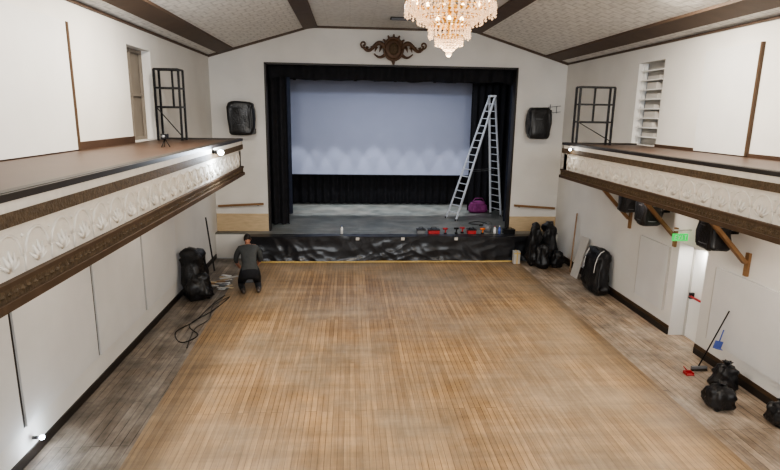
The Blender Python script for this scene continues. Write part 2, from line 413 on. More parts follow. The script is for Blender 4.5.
# ------------------------------------------------------------------ balconies
def balcony(name, xw, xf, s):
    xw = xw+s*.004
    mb = MB()
    lo, hi_ = min(xw, xf), max(xw, xf)
    mb.box((lo, YB+.02, BT-.12), (hi_, YE, BT-.02), 'deck')
    mb.box((lo, YB+.02, BB), (hi_, YE, BB+.1), 'wall')
    a, b = sorted((xf, xf-s*.2)); mb.box((a, YB+.02, BB+.1), (b, YE, BT-.02), 'plaster_orn')
    mb.box((lo, YE-.2, BB+.1), (hi_, YE-.001, BT-.12), 'plaster_orn')
    def band(z0, z1, d, m, e=.0):
        a, b = sorted((xf-s*.01, xf+s*d)); mb.box((a, YB+.02, z0), (b, YE+d, z1), m)
        a, b = sorted((xw, xf+s*d)); mb.box((a, YE-.01, z0), (b, YE+d, z1), m)
    band(BT-.04, BT+.02, .06, 'dark'); band(BT-.13, BT-.04, .04, 'plaster_orn')
    band(BT-.245, BT-.13, .055, 'goldbrown'); band(BT-.27, BT-.245, .03, 'plaster_orn')
    band(BB+.16, BB+.20, .06, 'brown'); band(BB+.05, BB+.16, .045, 'goldbrown'); band(BB-.02, BB+.05, .075, 'brown')
    a, b = sorted((xf-s*.08, xf+s*.02)); mb.box((a, YB+.02, BT-.02), (b, YE, BT+.025), 'dark')
    z0 = BB+.21; pit = .42; y = 3.0
    while y+pit < YE:
        cy = y+pit/2; X = xf+s*.002
        mb.tube([(X, cy-pit*.44*math.cos(t*math.pi/8), z0+.14+.2*math.sin(t*math.pi/8)) for t in range(9)], .015, 'plaster_orn', 5)
        for k in range(5):
            a = math.radians(30+30*k); d = .15
            mb.tube([(X, cy+.02*math.cos(a), z0+.03+.02*math.sin(a)), (X+s*.015, cy+d*.6*math.cos(a), z0+.04+d*.6*math.sin(a)), (X, cy+d*math.cos(a), z0+.04+d*1.2*math.sin(a))], [.01, .02, .008], 'plaster_orn', 5)
        mb.bead((X, y, z0+.13), .024, 'plaster_orn'); mb.bead((X, y, z0+.3), .02, 'plaster_orn')
        mb.tube([(X, y, z0+.0), (X+s*.01, y, z0+.13)], .01, 'plaster_orn', 5)
        y += pit
    y = 3.0
    while y < YE:
        mb.bead((xf+s*.04, y, BB+.105), .028, 'goldbrown', sc=(.8, 1.5, 1)); y += .09
    return mb.fin(name)
balcony('balcony', XL, XBL, 1)
balcony('balcony', XR, XBR, -1)
simple('trim_dado_left', (XL, YB, BT-.02), (XL+.025, 12.4, BT+.12), 'deck')
simple('trim_dado_right', (XR-.025, YB, BT-.02), (XR, 13.2, BT+.05), 'deck')

for Y in (7.15, 9.5, 11.85, 13.95):
    mb = MB()
    mb.beam((XR-.08, Y, 2.36), (6.44, Y, BB-.09), .07, .11, 'strut', up=Vector((0, 1, 0)))
    mb.box((XR-.055, Y-.05, 2.1), (XR-.005, Y+.05, 2.55), 'strut')
    mb.fin('timber_strut')

# baseboards
simple('baseboard_left', (XL, YB, 0), (XL+.03, YP-.4, .14), 'dark')
mb = MB()
for a, b in ((YB, 10.68), (11.7, YP-.4)):
    mb.box((XR-.03, a, 0), (XR, b, .14), 'dark')
    mb.box((XR-.022, a, .14), (XR, b, .22), 'brown')
mb.fin('baseboard_right')

# acoustic panels on the side walls
mb = MB()
for y in (2.6, 5.0, 7.4, 9.8, 12.2):
    mb.box((XL, y+.05, .54), (XL+.045, y+2.36, BB-.1), 'panel')
    mb.box((XL, y-.03, .54), (XL+.02, y+.04, BB-.1), 'dark')
mb.box((XL, 14.57, .54), (XL+.02, 14.63, 2.3), 'dark')
mb.fin('trim_panel_1')
mb = MB()
mb.box((XL, 7.4, BT+.0), (XL+.045, 9.8, 6.38), 'panel'); mb.box((XL, 9.8, BT+.0), (XL+.06, 9.87, 6.38), 'brown')
mb.fin('trim_panel_2')
mb = MB()
mb.box((XR-.045, 10.0, BT+.0), (XR, 11.6, 6.38), 'panel'); mb.box((XR-.06, 9.95, BT+.0), (XR, 10.0, 6.38), 'brown')
mb.fin('trim_panel_3')
mb = MB()
for a, b in ((12.0, 13.3), (7.5, 10.3)):
    mb.box((XR-.045, a, .5), (XR, b, 2.05), 'panel'); mb.box((XR-.05, a-.02, .5), (XR, a, 2.05), 'board'); mb.box((XR-.05, b, .5), (XR, b+.02, 2.05), 'board')
mb.fin('trim_panel_4')

# niches / windows
mb = MB()
mb.box((XL-.4, 12.4, BT-.1), (XL-.26, 13.8, 6.4), 'niche')
for y in (12.4, 13.06, 13.72): mb.box((XL-.25, y, BT), (XL-.2, y+.08, 6.33), 'niche')
for z in (BT, 5.3, 6.25): mb.box((XL-.25, 12.4, z), (XL-.21, 13.8, z+.07), 'niche')
mb.fin('window_1')
mb = MB()
mb.box((XR+.26, 13.2, BT-.1), (XR+.4, 14.4, 6.45), 'niche2')
for y in (13.2, 14.32): mb.box((XR+.12, y, BT), (XR+.2, y+.08, 6.37), 'white')
for k in range(8): mb.box((XR+.03, 13.3, 4.5+k*.235), (XR+.24, 14.3, 4.53+k*.235), 'white')
for k in range(7): mb.box((XR+.05, 13.45+.12*(k % 2), 4.53+k*.235), (XR+.2, 14.0, 4.62+k*.235+.03*(k % 3)), 'board')
mb.fin('window_2')

# doorway
mb = MB()
mb.box((XR+.25, 10.2, -.02), (XR+1.1, 10.7, 2.6), 'wall'); mb.box((XR+.25, 11.68, -.02), (XR+1.1, 12.2, 2.6), 'wall')
mb.box((XR+.25, 10.7, 2.25), (XR+1.1, 11.68, 2.6), 'wall'); mb.box((XR+1.1, 10.2, -.02), (XR+1.2, 12.2, 2.6), 'wall')
mb.fin('wall_door_lobby')
mb = MB()
mb.box((XR+.36, 10.76, 0), (XR+.41, 11.62, 2.12), 'white')
for a, b in (((XR+.34, 10.705, 0), (XR+.46, 10.76, 2.2)), ((XR+.34, 11.62, 0), (XR+.46, 11.675, 2.2)), ((XR+.34, 10.705, 2.12), (XR+.46, 11.675, 2.2))): mb.box(a, b, 'board')
mb.cyl((XR+.28, 10.88, 1.02), (XR+.28, 11.5, 1.02), .025, 'red')
for y in (10.89, 11.49): mb.box((XR+.26, y-.03, .96), (XR+.36, y+.03, 1.1), 'blackmetal')
mb.box((XR+.35, 10.95, 1.35), (XR+.36, 11.15, 1.5), 'board')
mb.fin('door_1')
mb = MB()
mb.box((7.08, 11.3, 2.36), (7.42, 11.36, 2.52), 'exit', bev=.01)
mb.beam((7.22, 11.33, 2.52), (7.22, 11.33, 2.6), .03, .03, 'white'); mb.beam((7.1, 11.33, 2.6), (XR-.01, 11.33, 2.6), .03, .03, 'white')
for k, x in enumerate((7.11, 7.19, 7.27, 7.33)):
    y0, y1 = 11.292, 11.3
    if k == 0:
        mb.box((x, y0, 2.39), (x+.012, y1, 2.49), 'white')
        for z in (2.39, 2.435, 2.48): mb.box((x, y0, z), (x+.05, y1, z+.01), 'white')
    if k == 1:
        mb.beam((x, 11.296, 2.39), (x+.05, 11.296, 2.49), .01, .008, 'white'); mb.beam((x+.05, 11.296, 2.39), (x, 11.296, 2.49), .01, .008, 'white')
    if k == 2: mb.box((x, y0, 2.39), (x+.012, y1, 2.49), 'white')
    if k == 3:
        mb.box((x+.02, y0, 2.39), (x+.032, y1, 2.49), 'white'); mb.box((x, y0, 2.48), (x+.05, y1, 2.49), 'white')
mb.fin('exit_sign')

# ------------------------------------------------------------------ emblem
mb = MB(); X0, Z0, Y0 = XC+.02, 7.1, YP-.1
E = 'emb'
M[E] = mat('emblem_bronze', c(88, 64, 46), .5, var=.25, nscale=12, bump=.5, bscale=30)
mb.sph((X0, Y0, Z0), .3, E, sc=(1, .25, 1.15), sub=3)
mb.sph((X0, Y0-.08, Z0), .17, 'goldbrown', sc=(1, .3, 1.2), sub=2)
mb.tube([(X0+.31*math.cos(a*math.pi/12), Y0-.04, Z0+.35*math.sin(a*math.pi/12)) for a in range(25)], .045, E, 6)
for k in range(5):
    a = math.radians(40+25*k); mb.tube([(X0+.3*math.cos(a), Y0-.02, Z0+.3*math.sin(a)), (X0+.46*math.cos(a), Y0-.04, Z0+.47*math.sin(a))], [.06, .02], E)
mb.tube([(X0, Y0, Z0-.3), (X0, Y0-.04, Z0-.5)], [.09, .03], E)
for s in (-1, 1):
    pts = []
    for t in range(25):
        u = t/24; pts.append((X0+s*(.3+.72*u), Y0-.02-.03*math.sin(u*6), Z0+.12*math.sin(u*2*math.pi)+.06))
    mb.tube(pts, [.085-.045*(i/24) for i in range(25)], E, 8)
    cx, cz = X0+s*1.0, Z0+.13
    mb.tube([(cx+s*(.11-.006*t)*math.cos(t*.5-1.5), Y0-.03, cz+(.11-.006*t)*math.sin(t*.5-1.5)) for t in range(15)], .028, E)
    mb.tube([(X0+s*(.25+.4*u/10), Y0-.01, Z0-.15-.12*math.sin(u/10*3.1)) for u in range(11)], [.06-.004*i for i in range(11)], E)
    for k in range(4):
        xx = X0+s*(.42+.15*k); mb.tube([(xx, Y0-.02, Z0+.06), (xx+s*.05, Y0-.05, Z0-.1)], [.05, .012], E)
mb.fin('plaster_crest')

# ------------------------------------------------------------------ chandelier
mb = MB(); CX, CY = XC+.02, 8.4
mb.cyl((CX, CY, ZC), (CX, CY, ZC-.05), .25, 'brass', seg=24)
for k in range(12):
    mb.sph((CX, CY, ZC-.08-.05*k), .022, 'brass', sub=1)
mb.cyl((CX, CY, 7.2), (CX, CY, 6.1), .025, 'brass')
def ring(r, z, h, m='brass'):
    mb.grid(lambda u, v: (CX+(r+.015*math.sin(v*math.pi))*math.cos(u*2*math.pi), CY+(r+.015*math.sin(v*math.pi))*math.sin(u*2*math.pi), z+h*v), 48, 4, m)
def strand(p, q, sag, n, r):
    p = Vector(p); q = Vector(q)
    for i in range(n+1):
        u = i/n; w = p.lerp(q, u); w.z -= sag*4*u*(1-u)
        mb.bead(w, r*(1.1+.25*((i*7) % 3-1)), 'crystal')
def polar(r, a, z): return (CX+r*math.cos(a), CY+r*math.sin(a), z)
ring(.2, 7.18, .05); ring(.64, 6.56, .07); ring(.46, 6.42, .05); ring(.3, 6.25, .05); ring(.2, 6.1, .03)
for k in range(6):
    a = k*math.pi/3
    for (ra, za, rb, zb) in ((0, 6.6, .64, 6.58), (0, 6.44, .46, 6.44), (0, 6.27, .3, 6.27), (0, 6.11, .2, 6.11), (.2, 7.18, .64, 6.62)):
        mb.beam(polar(ra, a, za), polar(rb, a, zb), .012, .012, 'brass')
N = 44
for k in range(N):
    a = k*2*math.pi/N
    strand(polar(.2, a, 7.18), polar(.63, a, 6.62), .12, 22, .013)
    strand(polar(.65, a, 6.56), polar(.65, a, 6.42-.03*(k % 2)), 0, 5, .018)
    strand(polar(.64, a+.05, 6.54), polar(.46, a, 6.40), .05, 8, .014)
for k in range(34):
    a = k*2*math.pi/34
    strand(polar(.47, a, 6.42), polar(.47, a, 6.29), 0, 4, .016)
    strand(polar(.46, a, 6.4), polar(.3, a, 6.26), .03, 7, .013)
for k in range(26):
    a = k*2*math.pi/26
    strand(polar(.3, a, 6.25), polar(.3, a, 6.1-.02*(k % 2)), 0, 6, .016)
    strand(polar(.2, a, 6.1), polar(.2, a, 5.99), 0, 4, .014)
    strand(polar(.2, a, 6.08), polar(.02, a, 5.9), .03, 6, .013)
mb.sph((CX, CY, 5.87), .045, 'crystal', sub=2)
for k in range(12):
    a = k*math.pi/6; mb.sph(polar(.54, a, 6.62), .03, 'bulb', sc=(1, 1, 1.6), sub=2); mb.cyl(polar(.54, a, 6.52), polar(.54, a, 6.59), .02, 'white', seg=8)
for k in range(6):
    a = k*math.pi/3+.3; mb.sph(polar(.2, a, 6.33), .028, 'bulb', sc=(1, 1, 1.5), sub=2)
mb.fin('crystal_chandelier')

# ------------------------------------------------------------------ ladder
mb = MB()
A = Vector((5.62, 22.1, 5.72)); F1 = Vector((4.06, 21.55, ST)); F2 = Vector((6.15, 22.55, ST))
side = Vector((-.42, .9, 0)).normalized()
for F, n in ((F1, 17), (F2, 17)):
    for s in (-1, 1):
        mb.beam(F+side*s*.34, A+side*s*.18, .09, .04, 'alu')
        mb.box(F+side*s*.34-Vector((.05, .04, 0)), F+side*s*.34+Vector((.05, .04, .06)), 'blackmetal')
    for k in range(1, n):
        u = k/n; p = F.lerp(A, u); w = .34+(.18-.34)*u
        mb.beam(p-side*w, p+side*w, .045, .03, 'alu')
mb.box(A-Vector((.12, .2, .02)), A+Vector((.12, .2, .05)), 'alu')
m1, m2 = F1.lerp(A, .4), F2.lerp(A, .4)
for s in (-1, 1): mb.beam(m1+side*s*.27, m2+side*s*.27, .012, .012, 'grey')
mb.fin('step_ladder')

# ------------------------------------------------------------------ speakers wrapped in plastic
def speaker(name, x, y, z, w, d, h, seed, wallp=None):
    mb = MB(); mb.wrap((x, y, z-h/2), (w, d, h), 'plasticd', seed, e=.3, amp=.05, taper=-.02)
    for dz in (-.2, .15): mb.tube([(x+w*.5*math.cos(t*math.pi/12)*1.02, y+d*.5*math.sin(t*math.pi/12)*1.02, z+dz) for t in range(25)], .008, 'grey', 4)
    if wallp: mb.beam((x, y, z), wallp, .06, .06, 'blackmetal')
    return mb.fin(name)
speaker('wrapped_speaker', -3.56, 18.85, 4.77, .82, .5, 1.08, 1, (-3.56, YP-.01, 4.77))
speaker('wrapped_speaker', 6.46, 18.85, 4.75, .74, .5, 1.06, 2, (6.46, YP-.01, 4.75))
speaker('wrapped_speaker', 7.0, 12.25, 2.86, .45, .5, .66, 3, (XR-.01, 12.25, 2.86))
speaker('wrapped_speaker', 7.0, 9.9, 2.86, .45, .5, .66, 4, (XR-.01, 9.9, 2.86))
speaker('wrapped_speaker', 7.05, 13.35, 2.95, .4, .45, .6, 5, (XR-.01, 13.35, 2.95))
mb = MB()
for z in (5.1, 5.3): mb.beam((6.9, YP-.05, z), (7.35, YP-.05, z+.05), .02, .02, 'grey')
mb.beam((6.97, YP-.05, 4.5), (6.97, YP-.05, 5.4), .02, .02, 'grey')
mb.beam((7.2, YP-.05, 5.1), (7.2, YP-.05, 5.35), .02, .02, 'grey')
mb.beam((6.97, YP-.05, 4.8), (6.97, YP, 4.8), .03, .03, 'grey')
mb.fin('conduit_bracket')

ZD = BT-.018
def rack(x0, x1, y, z1, d=.35):
    mb = MB()
    for yy in (y-d, y):
        for x in (x0, x1): mb.beam((x, yy, ZD), (x, yy, z1), .045, .045, 'blackmetal')
        for z in (z1, z1-.42, z1-.85): mb.beam((x0, yy, z), (x1, yy, z), .04, .04, 'blackmetal')
    for x in (x0, x1):
        for z in (z1, z1-.42, z1-.85): mb.beam((x, y-d, z), (x, y, z), .03, .03, 'blackmetal')
    mb.beam((x0+(x1-x0)*.55, y, z1), (x0+(x1-x0)*.55, y, z1-.85), .04, .04, 'blackmetal')
    mb.beam((x0, y-d, z1-.85), (x1, y-d, ZD+.1), .02, .02, 'blackmetal')
    mb.box((x0+.1, y-d, z1-.88), (x1-.1, y, z1-.84), 'blackmetal')
    return mb.fin('equipment_rack')
rack(-4.5, -3.95, 13.85, 5.92)
rack(5.7, 6.58, 13.95, 5.72, .25)
mb = MB()
b = Vector((-3.55, 11.0, ZD))
for a in (0, 2.1, 4.2): mb.cyl(b+Vector((.09*math.cos(a), .09*math.sin(a), 0)), b+Vector((0, 0, .16)), .008, 'blackmetal', seg=6)
mb.box(b+Vector((-.06, -.06, .15)), b+Vector((.06, .06, .25)), 'blackmetal', bev=.01)
mb.cyl(b+Vector((0, -.06, .2)), b+Vector((0, -.09, .2)), .03, 'grey')
mb.fin('tripod_lamp')

# bulkhead fittings with a bare led globe
def globe(p, energy, col, base, r=.05, name='bulkhead_light'):
    p = Vector(p); base = Vector(base); mb = MB()
    mb.sph(p, r, 'led', sub=3); d = (base-p)
    mb.cyl(p+d*.5, base, r*.7, 'blackmetal', seg=16); mb.cyl(p+d*.25, p+d*.55, r*.5, 'grey', seg=12)
    o = mb.fin(name)
    L = bpy.data.lights.new(name+'_glow', 'POINT'); L.energy = energy; L.color = col; L.shadow_soft_size = r
    q = p-d.normalized()*(r*2.2)
    lo = bpy.data.objects.new(name+'_glow', L); lo.location = q; S.collection.objects.link(lo)
    lo.parent = o; lo.matrix_parent_inverse = Matrix.Translation(-o.location)
globe((XBL+.2, 11.1, 4.2), 95, (.8, .9, 1), (XBL+.045, 11.1, 4.22), .055)
globe((XBR-.14, 13.4, 4.2), 4, (1, .95, .85), (XBR-.045, 13.4, 4.22), .03)
globe((XL+.16, 7.55, .3), 12, (.8, .9, 1), (XL+.03, 7.55, .3), .035)

# ------------------------------------------------------------------ wrapped piles
mb = MB(); mb.wrap((-4.22, 14.75, 0), (.72, .8, 1.36), 'plasticd', 11, e=.55, amp=.11, taper=.3, freq=2.6, lean=(-.03, 0)); mb.wrap((-4.1, 14.6, 0), (.76, .8, .78), 'plasticd', 12, e=.65, amp=.1, taper=.3); mb.fin('wrapped_chair_stack')
mb = MB(); mb.wrap((6.22, 17.8, 0), (.5, .5, 1.5), 'plasticd', 13, e=.6, amp=.11, taper=.4, lean=(.03, 0)); mb.wrap((6.42, 17.45, 0), (.5, .4, .85), 'plasticd', 17, e=.65, amp=.08, taper=.3); mb.fin('wrapped_equipment_case')
mb = MB(); mb.wrap((6.85, 17.95, 0), (.55, .5, 1.5), 'plasticd', 14, e=.6, amp=.12, taper=.35, lean=(-.04, 0)); mb.wrap((6.95, 17.5, 0), (.45, .4, .6), 'plasticd', 19, e=.65, amp=.08); mb.fin('wrapped_equipment_case')
mb = MB(); mb.wrap((7.14, 14.95, 0), (.52, 1.3, 1.3), 'plasticd', 15, e=.5, amp=.1, taper=.35, lean=(.05, .06))
for y in (14.6, 15.3): mb.tube([(7.17+.25*math.cos(t*math.pi/8), y, .66+.64*math.sin(t*math.pi/8)) for t in range(4, 9)], .014, 'white', 5)
mb.fin('wrapped_equipment_case')
mb = MB(); mb.beam((7.1, 16.35, .01), (7.4, 16.4, 1.3), .5, .03, 'board', up=Vector((1, 0, 0))); mb.fin('leaning_board')
mb = MB(); mb.beam((7.2, 16.9, .02), (7.44, 17.3, 1.9), .04, .04, 'strut'); mb.fin('leaning_batten')
mb = MB(); mb.beam((-4.3, 17.2, .02), (-4.56, 17.5, 1.7), .035, .035, 'blackmetal'); mb.fin('leaning_batten')
mb = MB(); mb.box((5.62, 17.92, .01), (5.84, 18.14, .45), 'board', bev=.01); mb.box((5.62, 17.915, .36), (5.84, 17.92, .4), 'yellow'); mb.box((5.71, 17.91, .01), (5.75, 18.14, .455), 'yellow'); mb.fin('cardboard_box')

mb = MB()
for k in range(30):
    a = random.uniform(-.6, .6); L = random.uniform(.15, .45); x = -4.05+random.random()*.6; y = 15.25+random.random()*1.1; z = .015+.03*(k//6)
    mb.beam((x-L/2*math.cos(a), y-L/2*math.sin(a), z), (x+L/2*math.cos(a), y+L/2*math.sin(a), z+.01), .08, .02, random.choice(['ply', 'strut', 'grey', 'board', 'white', 'board']))
mb.fin('timber_offcuts')
def path(pts, n=8):
    P = [Vector(p) for p in pts]; P = [P[0]]+P+[P[-1]]; o = []
    for i in range(1, len(P)-2):
        for k in range(n):
            t = k/n; a, b_, c_, d = P[i-1:i+3]
            o.append(.5*((2*b_)+(c_-a)*t+(2*a-5*b_+4*c_-d)*t*t+(3*b_-a-3*c_+d)*t**3))
    o.append(P[-1]); return o
mb = MB()
mb.tube(path([(-3.45, 14.8, .012), (-3.55, 14.4, .012), (-3.65, 13.8, .012), (-3.75, 12.9, .012), (-4.0, 12.2, .012), (-3.7, 11.6, .012), (-3.45, 12.0, .012), (-3.8, 12.6, .03), (-3.5, 13.6, .012), (-3.3, 14.6, .012)]), .011, 'cord')
mb.tube(path([(-3.3, 14.7, .012), (-3.55, 13.9, .035), (-3.45, 13.0, .012), (-3.6, 12.3, .035), (-3.5, 11.3, .012)]), .008, 'cord')
mb.fin('power_cord')

def bag(x, y, w, h, seed):
    mb = MB(); mb.wrap((x, y, 0), (w, w*.95, h*.86), 'plasticd', seed, e=.68, amp=.05, taper=.2, freq=5)
    mb.cyl((x, y, h*.78), (x, y, h*.87), w*.14, 'plasticd', r2=w*.06)
    n = 12
    mb.grid(lambda u, v: (x+(w*.05+w*.13*v)*(1+.3*math.sin(u*n*3))*math.cos(u*2*math.pi), y+(w*.05+w*.13*v)*(1+.3*math.sin(u*n*3))*math.sin(u*2*math.pi), h*.86+h*.12*v), 36, 4, 'plasticd')
    mb.fin('rubbish_bag')
bag(6.5, 8.42, .52, .5, 21); bag(7.08, 9.1, .44, .56, 22); bag(7.2, 7.85, .46, .46, 23)
mb = MB(); mb.cyl((7.05, 9.85, .08), (7.43, 9.72, 1.32), .013, 'blackmetal', seg=10)
mb.box((6.9, 9.8, .05), (7.22, 9.87, .1), 'grey', bev=.01)
for k in range(17): mb.beam((6.91+.0185*k, 9.835, .05), (6.90+.0195*k, 9.83+.02*math.sin(k), 0), .015, .05, 'bristle')
mb.fin('broom')
mb = MB(); Rr_ = Matrix.Rotation(.25, 3, 'Y')
mb.box((7.17, 9.64, .56), (7.33, 9.66, .72), 'blue', rot=Rr_); mb.box((7.17, 9.6, .56), (7.33, 9.66, .575), 'blue', rot=Rr_)
mb.cyl((7.27, 9.65, .72), (7.33, 9.66, .95), .012, 'blue', seg=8)
mb.fin('hand_dustpan')
mb = MB(); mb.box((6.68, 9.62, .0), (6.84, 9.76, .012), 'red'); mb.box((6.68, 9.74, .0), (6.84, 9.76, .06), 'red'); mb.box((6.68, 9.64, 0), (6.69, 9.76, .05), 'red'); mb.box((6.83, 9.64, 0), (6.84, 9.76, .05), 'red')
mb.cyl((6.76, 9.76, .05), (6.76, 9.88, .08), .012, 'red', seg=8); mb.fin('dustpan')

# things on the apron
def toolbox(x, y, w, m, z=ST+.002):
    mb = MB(); mb.box((x-w/2, y-.12, z), (x+w/2, y+.12, z+.16), m, bev=.015); mb.box((x-w/2-.01, y-.13, z+.13), (x+w/2+.01, y+.13, z+.17), 'blackmetal', bev=.01)
    mb.tube([(x-w*.25, y, z+.17), (x-w*.2, y, z+.23), (x+w*.2, y, z+.23), (x+w*.25, y, z+.17)], .012, 'blackmetal'); mb.fin('toolbox')
toolbox(2.95, 18.84, .4, 'red'); toolbox(4.3, 18.84, .3, 'red'); toolbox(5.65, 18.84, .4, 'blackmetal'); toolbox(2.5, 18.86, .3, 'grey')
def drill(x, y, m, a=0):
    z = ST+.002; mb = MB()
    mb.box((x-.05, y-.04, z), (x+.05, y+.04, z+.05), 'blackmetal', bev=.008); mb.beam((x, y, z+.04), (x+.02, y, z+.16), .035, .04, m)
    mb.cyl((x-.08, y, z+.19), (x+.08, y, z+.19), .035, m); mb.cyl((x+.08, y, z+.19), (x+.13, y, z+.19), .02, 'grey', r2=.012); mb.cyl((x+.13, y, z+.19), (x+.2, y, z+.19), .005, 'grey', seg=6)
    mb.fin('power_drill')
drill(3.35, 18.78, 'red'); drill(3.75, 18.82, 'blackmetal'); drill(4.68, 18.76, 'orange'); drill(3.98, 18.9, 'red')
def bottle(x, y, m, cap):
    z = ST+.002; mb = MB(); mb.cyl((x, y, z), (x, y, z+.2), .045, m); mb.cyl((x, y, z+.2), (x, y, z+.26), .045, m, r2=.016); mb.cyl((x, y, z+.26), (x, y, z+.29), .018, cap); mb.fin('plastic_bottle')
bottle(-.28, 18.8, 'white', 'blue'); bottle(5.12, 18.76, 'white', 'red'); bottle(5.3, 18.8, 'blue', 'white')
mb = MB()
z = ST+.0
mb.cyl((4.95, 19.15, z), (4.95, 19.15, z+.26), .14, 'grey', r2=.16, seg=24); mb.tube([(4.95+.16*math.cos(t*math.pi/10), 19.15, z+.25+.14*math.sin(t*math.pi/10)) for t in range(11)], .006, 'blackmetal', 5)
mb.tube([(4.95+.162*math.cos(t*math.pi/12), 19.15+.162*math.sin(t*math.pi/12), z+.25) for t in range(25)], .008, 'grey', 5)
mb.fin('bucket')
mb = MB(); mb.wrap((5.5, 23.1, ST), (.95, .45, .5), 'purple', 31, e=.6, amp=.05, taper=.3); mb.tube([(5.2, 23.05, ST+.42), (5.35, 23.0, ST+.64), (5.65, 23.0, ST+.64), (5.8, 23.05, ST+.42)], .02, 'purple'); mb.fin('holdall_bag')
mb = MB(); mb.tube(path([(4.9, 20.2, ST+.012), (5.3, 20.6, ST+.012), (5.0, 21.0, ST+.012), (4.6, 20.7, ST+.012), (4.9, 20.3, ST+.03), (5.4, 20.5, ST+.012)]), .014, 'cord'); mb.fin('coiled_cable')

# ------------------------------------------------------------------ person (kneeling, back to the hall, working on the floor)
def skinmesh(verts, edges, radii, root=0, levels=2):
    me = bpy.data.meshes.new('tmp'); me.from_pydata(verts, edges, [])
    o = bpy.data.objects.new('tmp', me); S.collection.objects.link(o)
    md = o.modifiers.new('s', 'SKIN'); md.use_smooth_shade = True
    for i, v in enumerate(me.skin_vertices[0].data):
        r = radii[i]; v.radius = r if isinstance(r, tuple) else (r, r); v.use_root = (i == root)
    sd = o.modifiers.new('d', 'SUBSURF'); sd.levels = levels; sd.render_levels = levels
    bpy.context.view_layer.update()
    dg = bpy.context.evaluated_depsgraph_get()
    out = bpy.data.meshes.new_from_object(o.evaluated_get(dg))
    bpy.data.objects.remove(o); return out
V = [(0, -.12, .47), (0, -.08, .61), (0, .02, .77), (0, .14, .92), (0, .21, 1.01), (0, .255, 1.065)]
Rr = [(.2, .165), (.185, .14), (.195, .14), (.2, .125), (.09, .085), (.062, .062)]
Ed = [(0, 1), (1, 2), (2, 3), (3, 4), (4, 5)]
for s in (-1, 1):
    b = len(V)
    V += [(s*.185, .17, .95), (s*.26, .22, .81), (s*.29, .27, .66), (s*.24, .40, .52), (s*.17, .52, .38)]
    Rr += [.085, .07, .058, .047, .03]
    Ed += [(3, b), (b, b+1), (b+1, b+2), (b+2, b+3), (b+3, b+4)]
    b = len(V)
    V += [(s*.12, -.06, .38), (s*.165, .08, .24), (s*.19, .2, .09), (s*.19, -.03, .085), (s*.17, -.24, .065), (s*.17, -.32, .075), (s*.17, -.35, .045), (s*.17, -.31, .035)]
    Rr += [.135, .115, .08, .076, .056, .05, .045, .035]
    Ed += [(0, b)]+[(b+k, b+k+1) for k in range(6)]+[(b+6, b+7)]
body = skinmesh(V, Ed, Rr)
def pick(p):
    if p.y < -.21 and p.z < .16: return 'shoe'
    if p.z > 1.03 and p.y > .15: return 'skin'
    if p.y > .29 and .33 < p.z < .68 and abs(p.x) > .1: return 'skin'
    if p.z < .54: return 'trousers'
    return 'shirt'
mb = MB(); mb.addmesh(body, pick=pick)
for s in (-1, 1):
    W = Vector((s*.17, .52, .38)); d = Vector((-s*.3, .55, -.75)).normalized(); sd = Vector((s, .3, 0)); sd = (sd-d*sd.dot(d)).normalized()
    nn = Vector((0, -.5, -1)); nn = (nn-d*nn.dot(d)-sd*nn.dot(sd)).normalized()
    mb.addmesh(skinmesh([tuple(W), tuple(W+d*.05), tuple(W+d*.09)], [(0, 1), (1, 2)], [(.026, .022), (.04, .018), (.038, .015)], 0, 2), m='skin')
    for k, L in enumerate((.072, .082, .076, .06)):
        b0 = W+d*.08+sd*(-.028+.0187*k)*-1
        p1 = b0+d*L*.45; p2 = p1+(d*.6+nn*.8).normalized()*L*.33; p3 = p2+(nn-d*.2).normalized()*L*.28
        mb.addmesh(skinmesh([tuple(b0), tuple(p1), tuple(p2), tuple(p3)], [(0, 1), (1, 2), (2, 3)], [.0095, .009, .008, .007], 0, 1), m='skin')
    b0 = W+d*.03+sd*(-.03); p1 = b0-sd*.03+d*.02; p2 = p1+d*.035+nn*.01
    mb.addmesh(skinmesh([tuple(b0), tuple(p1), tuple(p2)], [(0, 1), (1, 2)], [.012, .011, .009], 0, 1), m='skin')
mb.box((-.15, .5, .0), (.15, .78, .12), 'grey', bev=.02); mb.cyl((0, .64, .12), (0, .64, .24), .09, 'blackmetal'); mb.cyl((-.2, .6, .25), (.2, .6, .25), .018, 'blackmetal'); mb.beam((0, .64, .2), (0, .6, .25), .03, .03, 'blackmetal')
hr = Matrix.Rotation(math.radians(-30), 3, 'X')
hc = Vector((0, .285, 1.15))
def hp(x, y, z): return hc+hr @ Vector((x, y, z))
vs = mb.sph((0, 0, 0), 1, 'skin', sub=3)
for v in vs:
    p = v.co; w = .078*(1-.22*max(0, -p.z)); v.co = hc+hr @ Vector((p.x*w, p.y*.098+(.012 if p.z < 0 else 0)*-p.z, p.z*.118))
vs = mb.sph((0, 0, 0), 1, 'hair', sub=3)
for v in vs:
    p = v.co.copy(); q = Vector((p.x*.086, p.y*.105-.008, p.z*.123+.008))
    if p.y > .25 and p.z < .45: q = q*.8
    if p.z < -.45: q = q*.75
    q += Vector((p.x, p.y, p.z))*.005*noise.noise(p*6)
    v.co = hc+hr @ q
mb.tube([hp(0, .09, .012), hp(0, .112, -.018), hp(0, .095, -.026)], [.008, .014, .009], 'skin')
for s in (-1, 1):
    mb.sph(hp(s*.028, .085, .008), .011, 'white', sub=1); mb.sph(hp(s*.028, .094, .008), .005, 'hair', sub=1)
    mb.tube([hp(s*.015, .09, .028), hp(s*.042, .082, .026)], .004, 'hair')
    mb.sph(hp(s*.08, -.002, -.005), .026, 'skin', sc=(.35, .7, 1.1), sub=2, rot=hr)
mb.tube([hp(-.022, .085, -.052), hp(0, .093, -.05), hp(.022, .085, -.052)], .005, 'red')
pz = Matrix.Translation((-2.86, 15.35, .004)) @ Matrix.Rotation(math.radians(14), 4, 'Z') @ Matrix.Scale(1.22, 4)
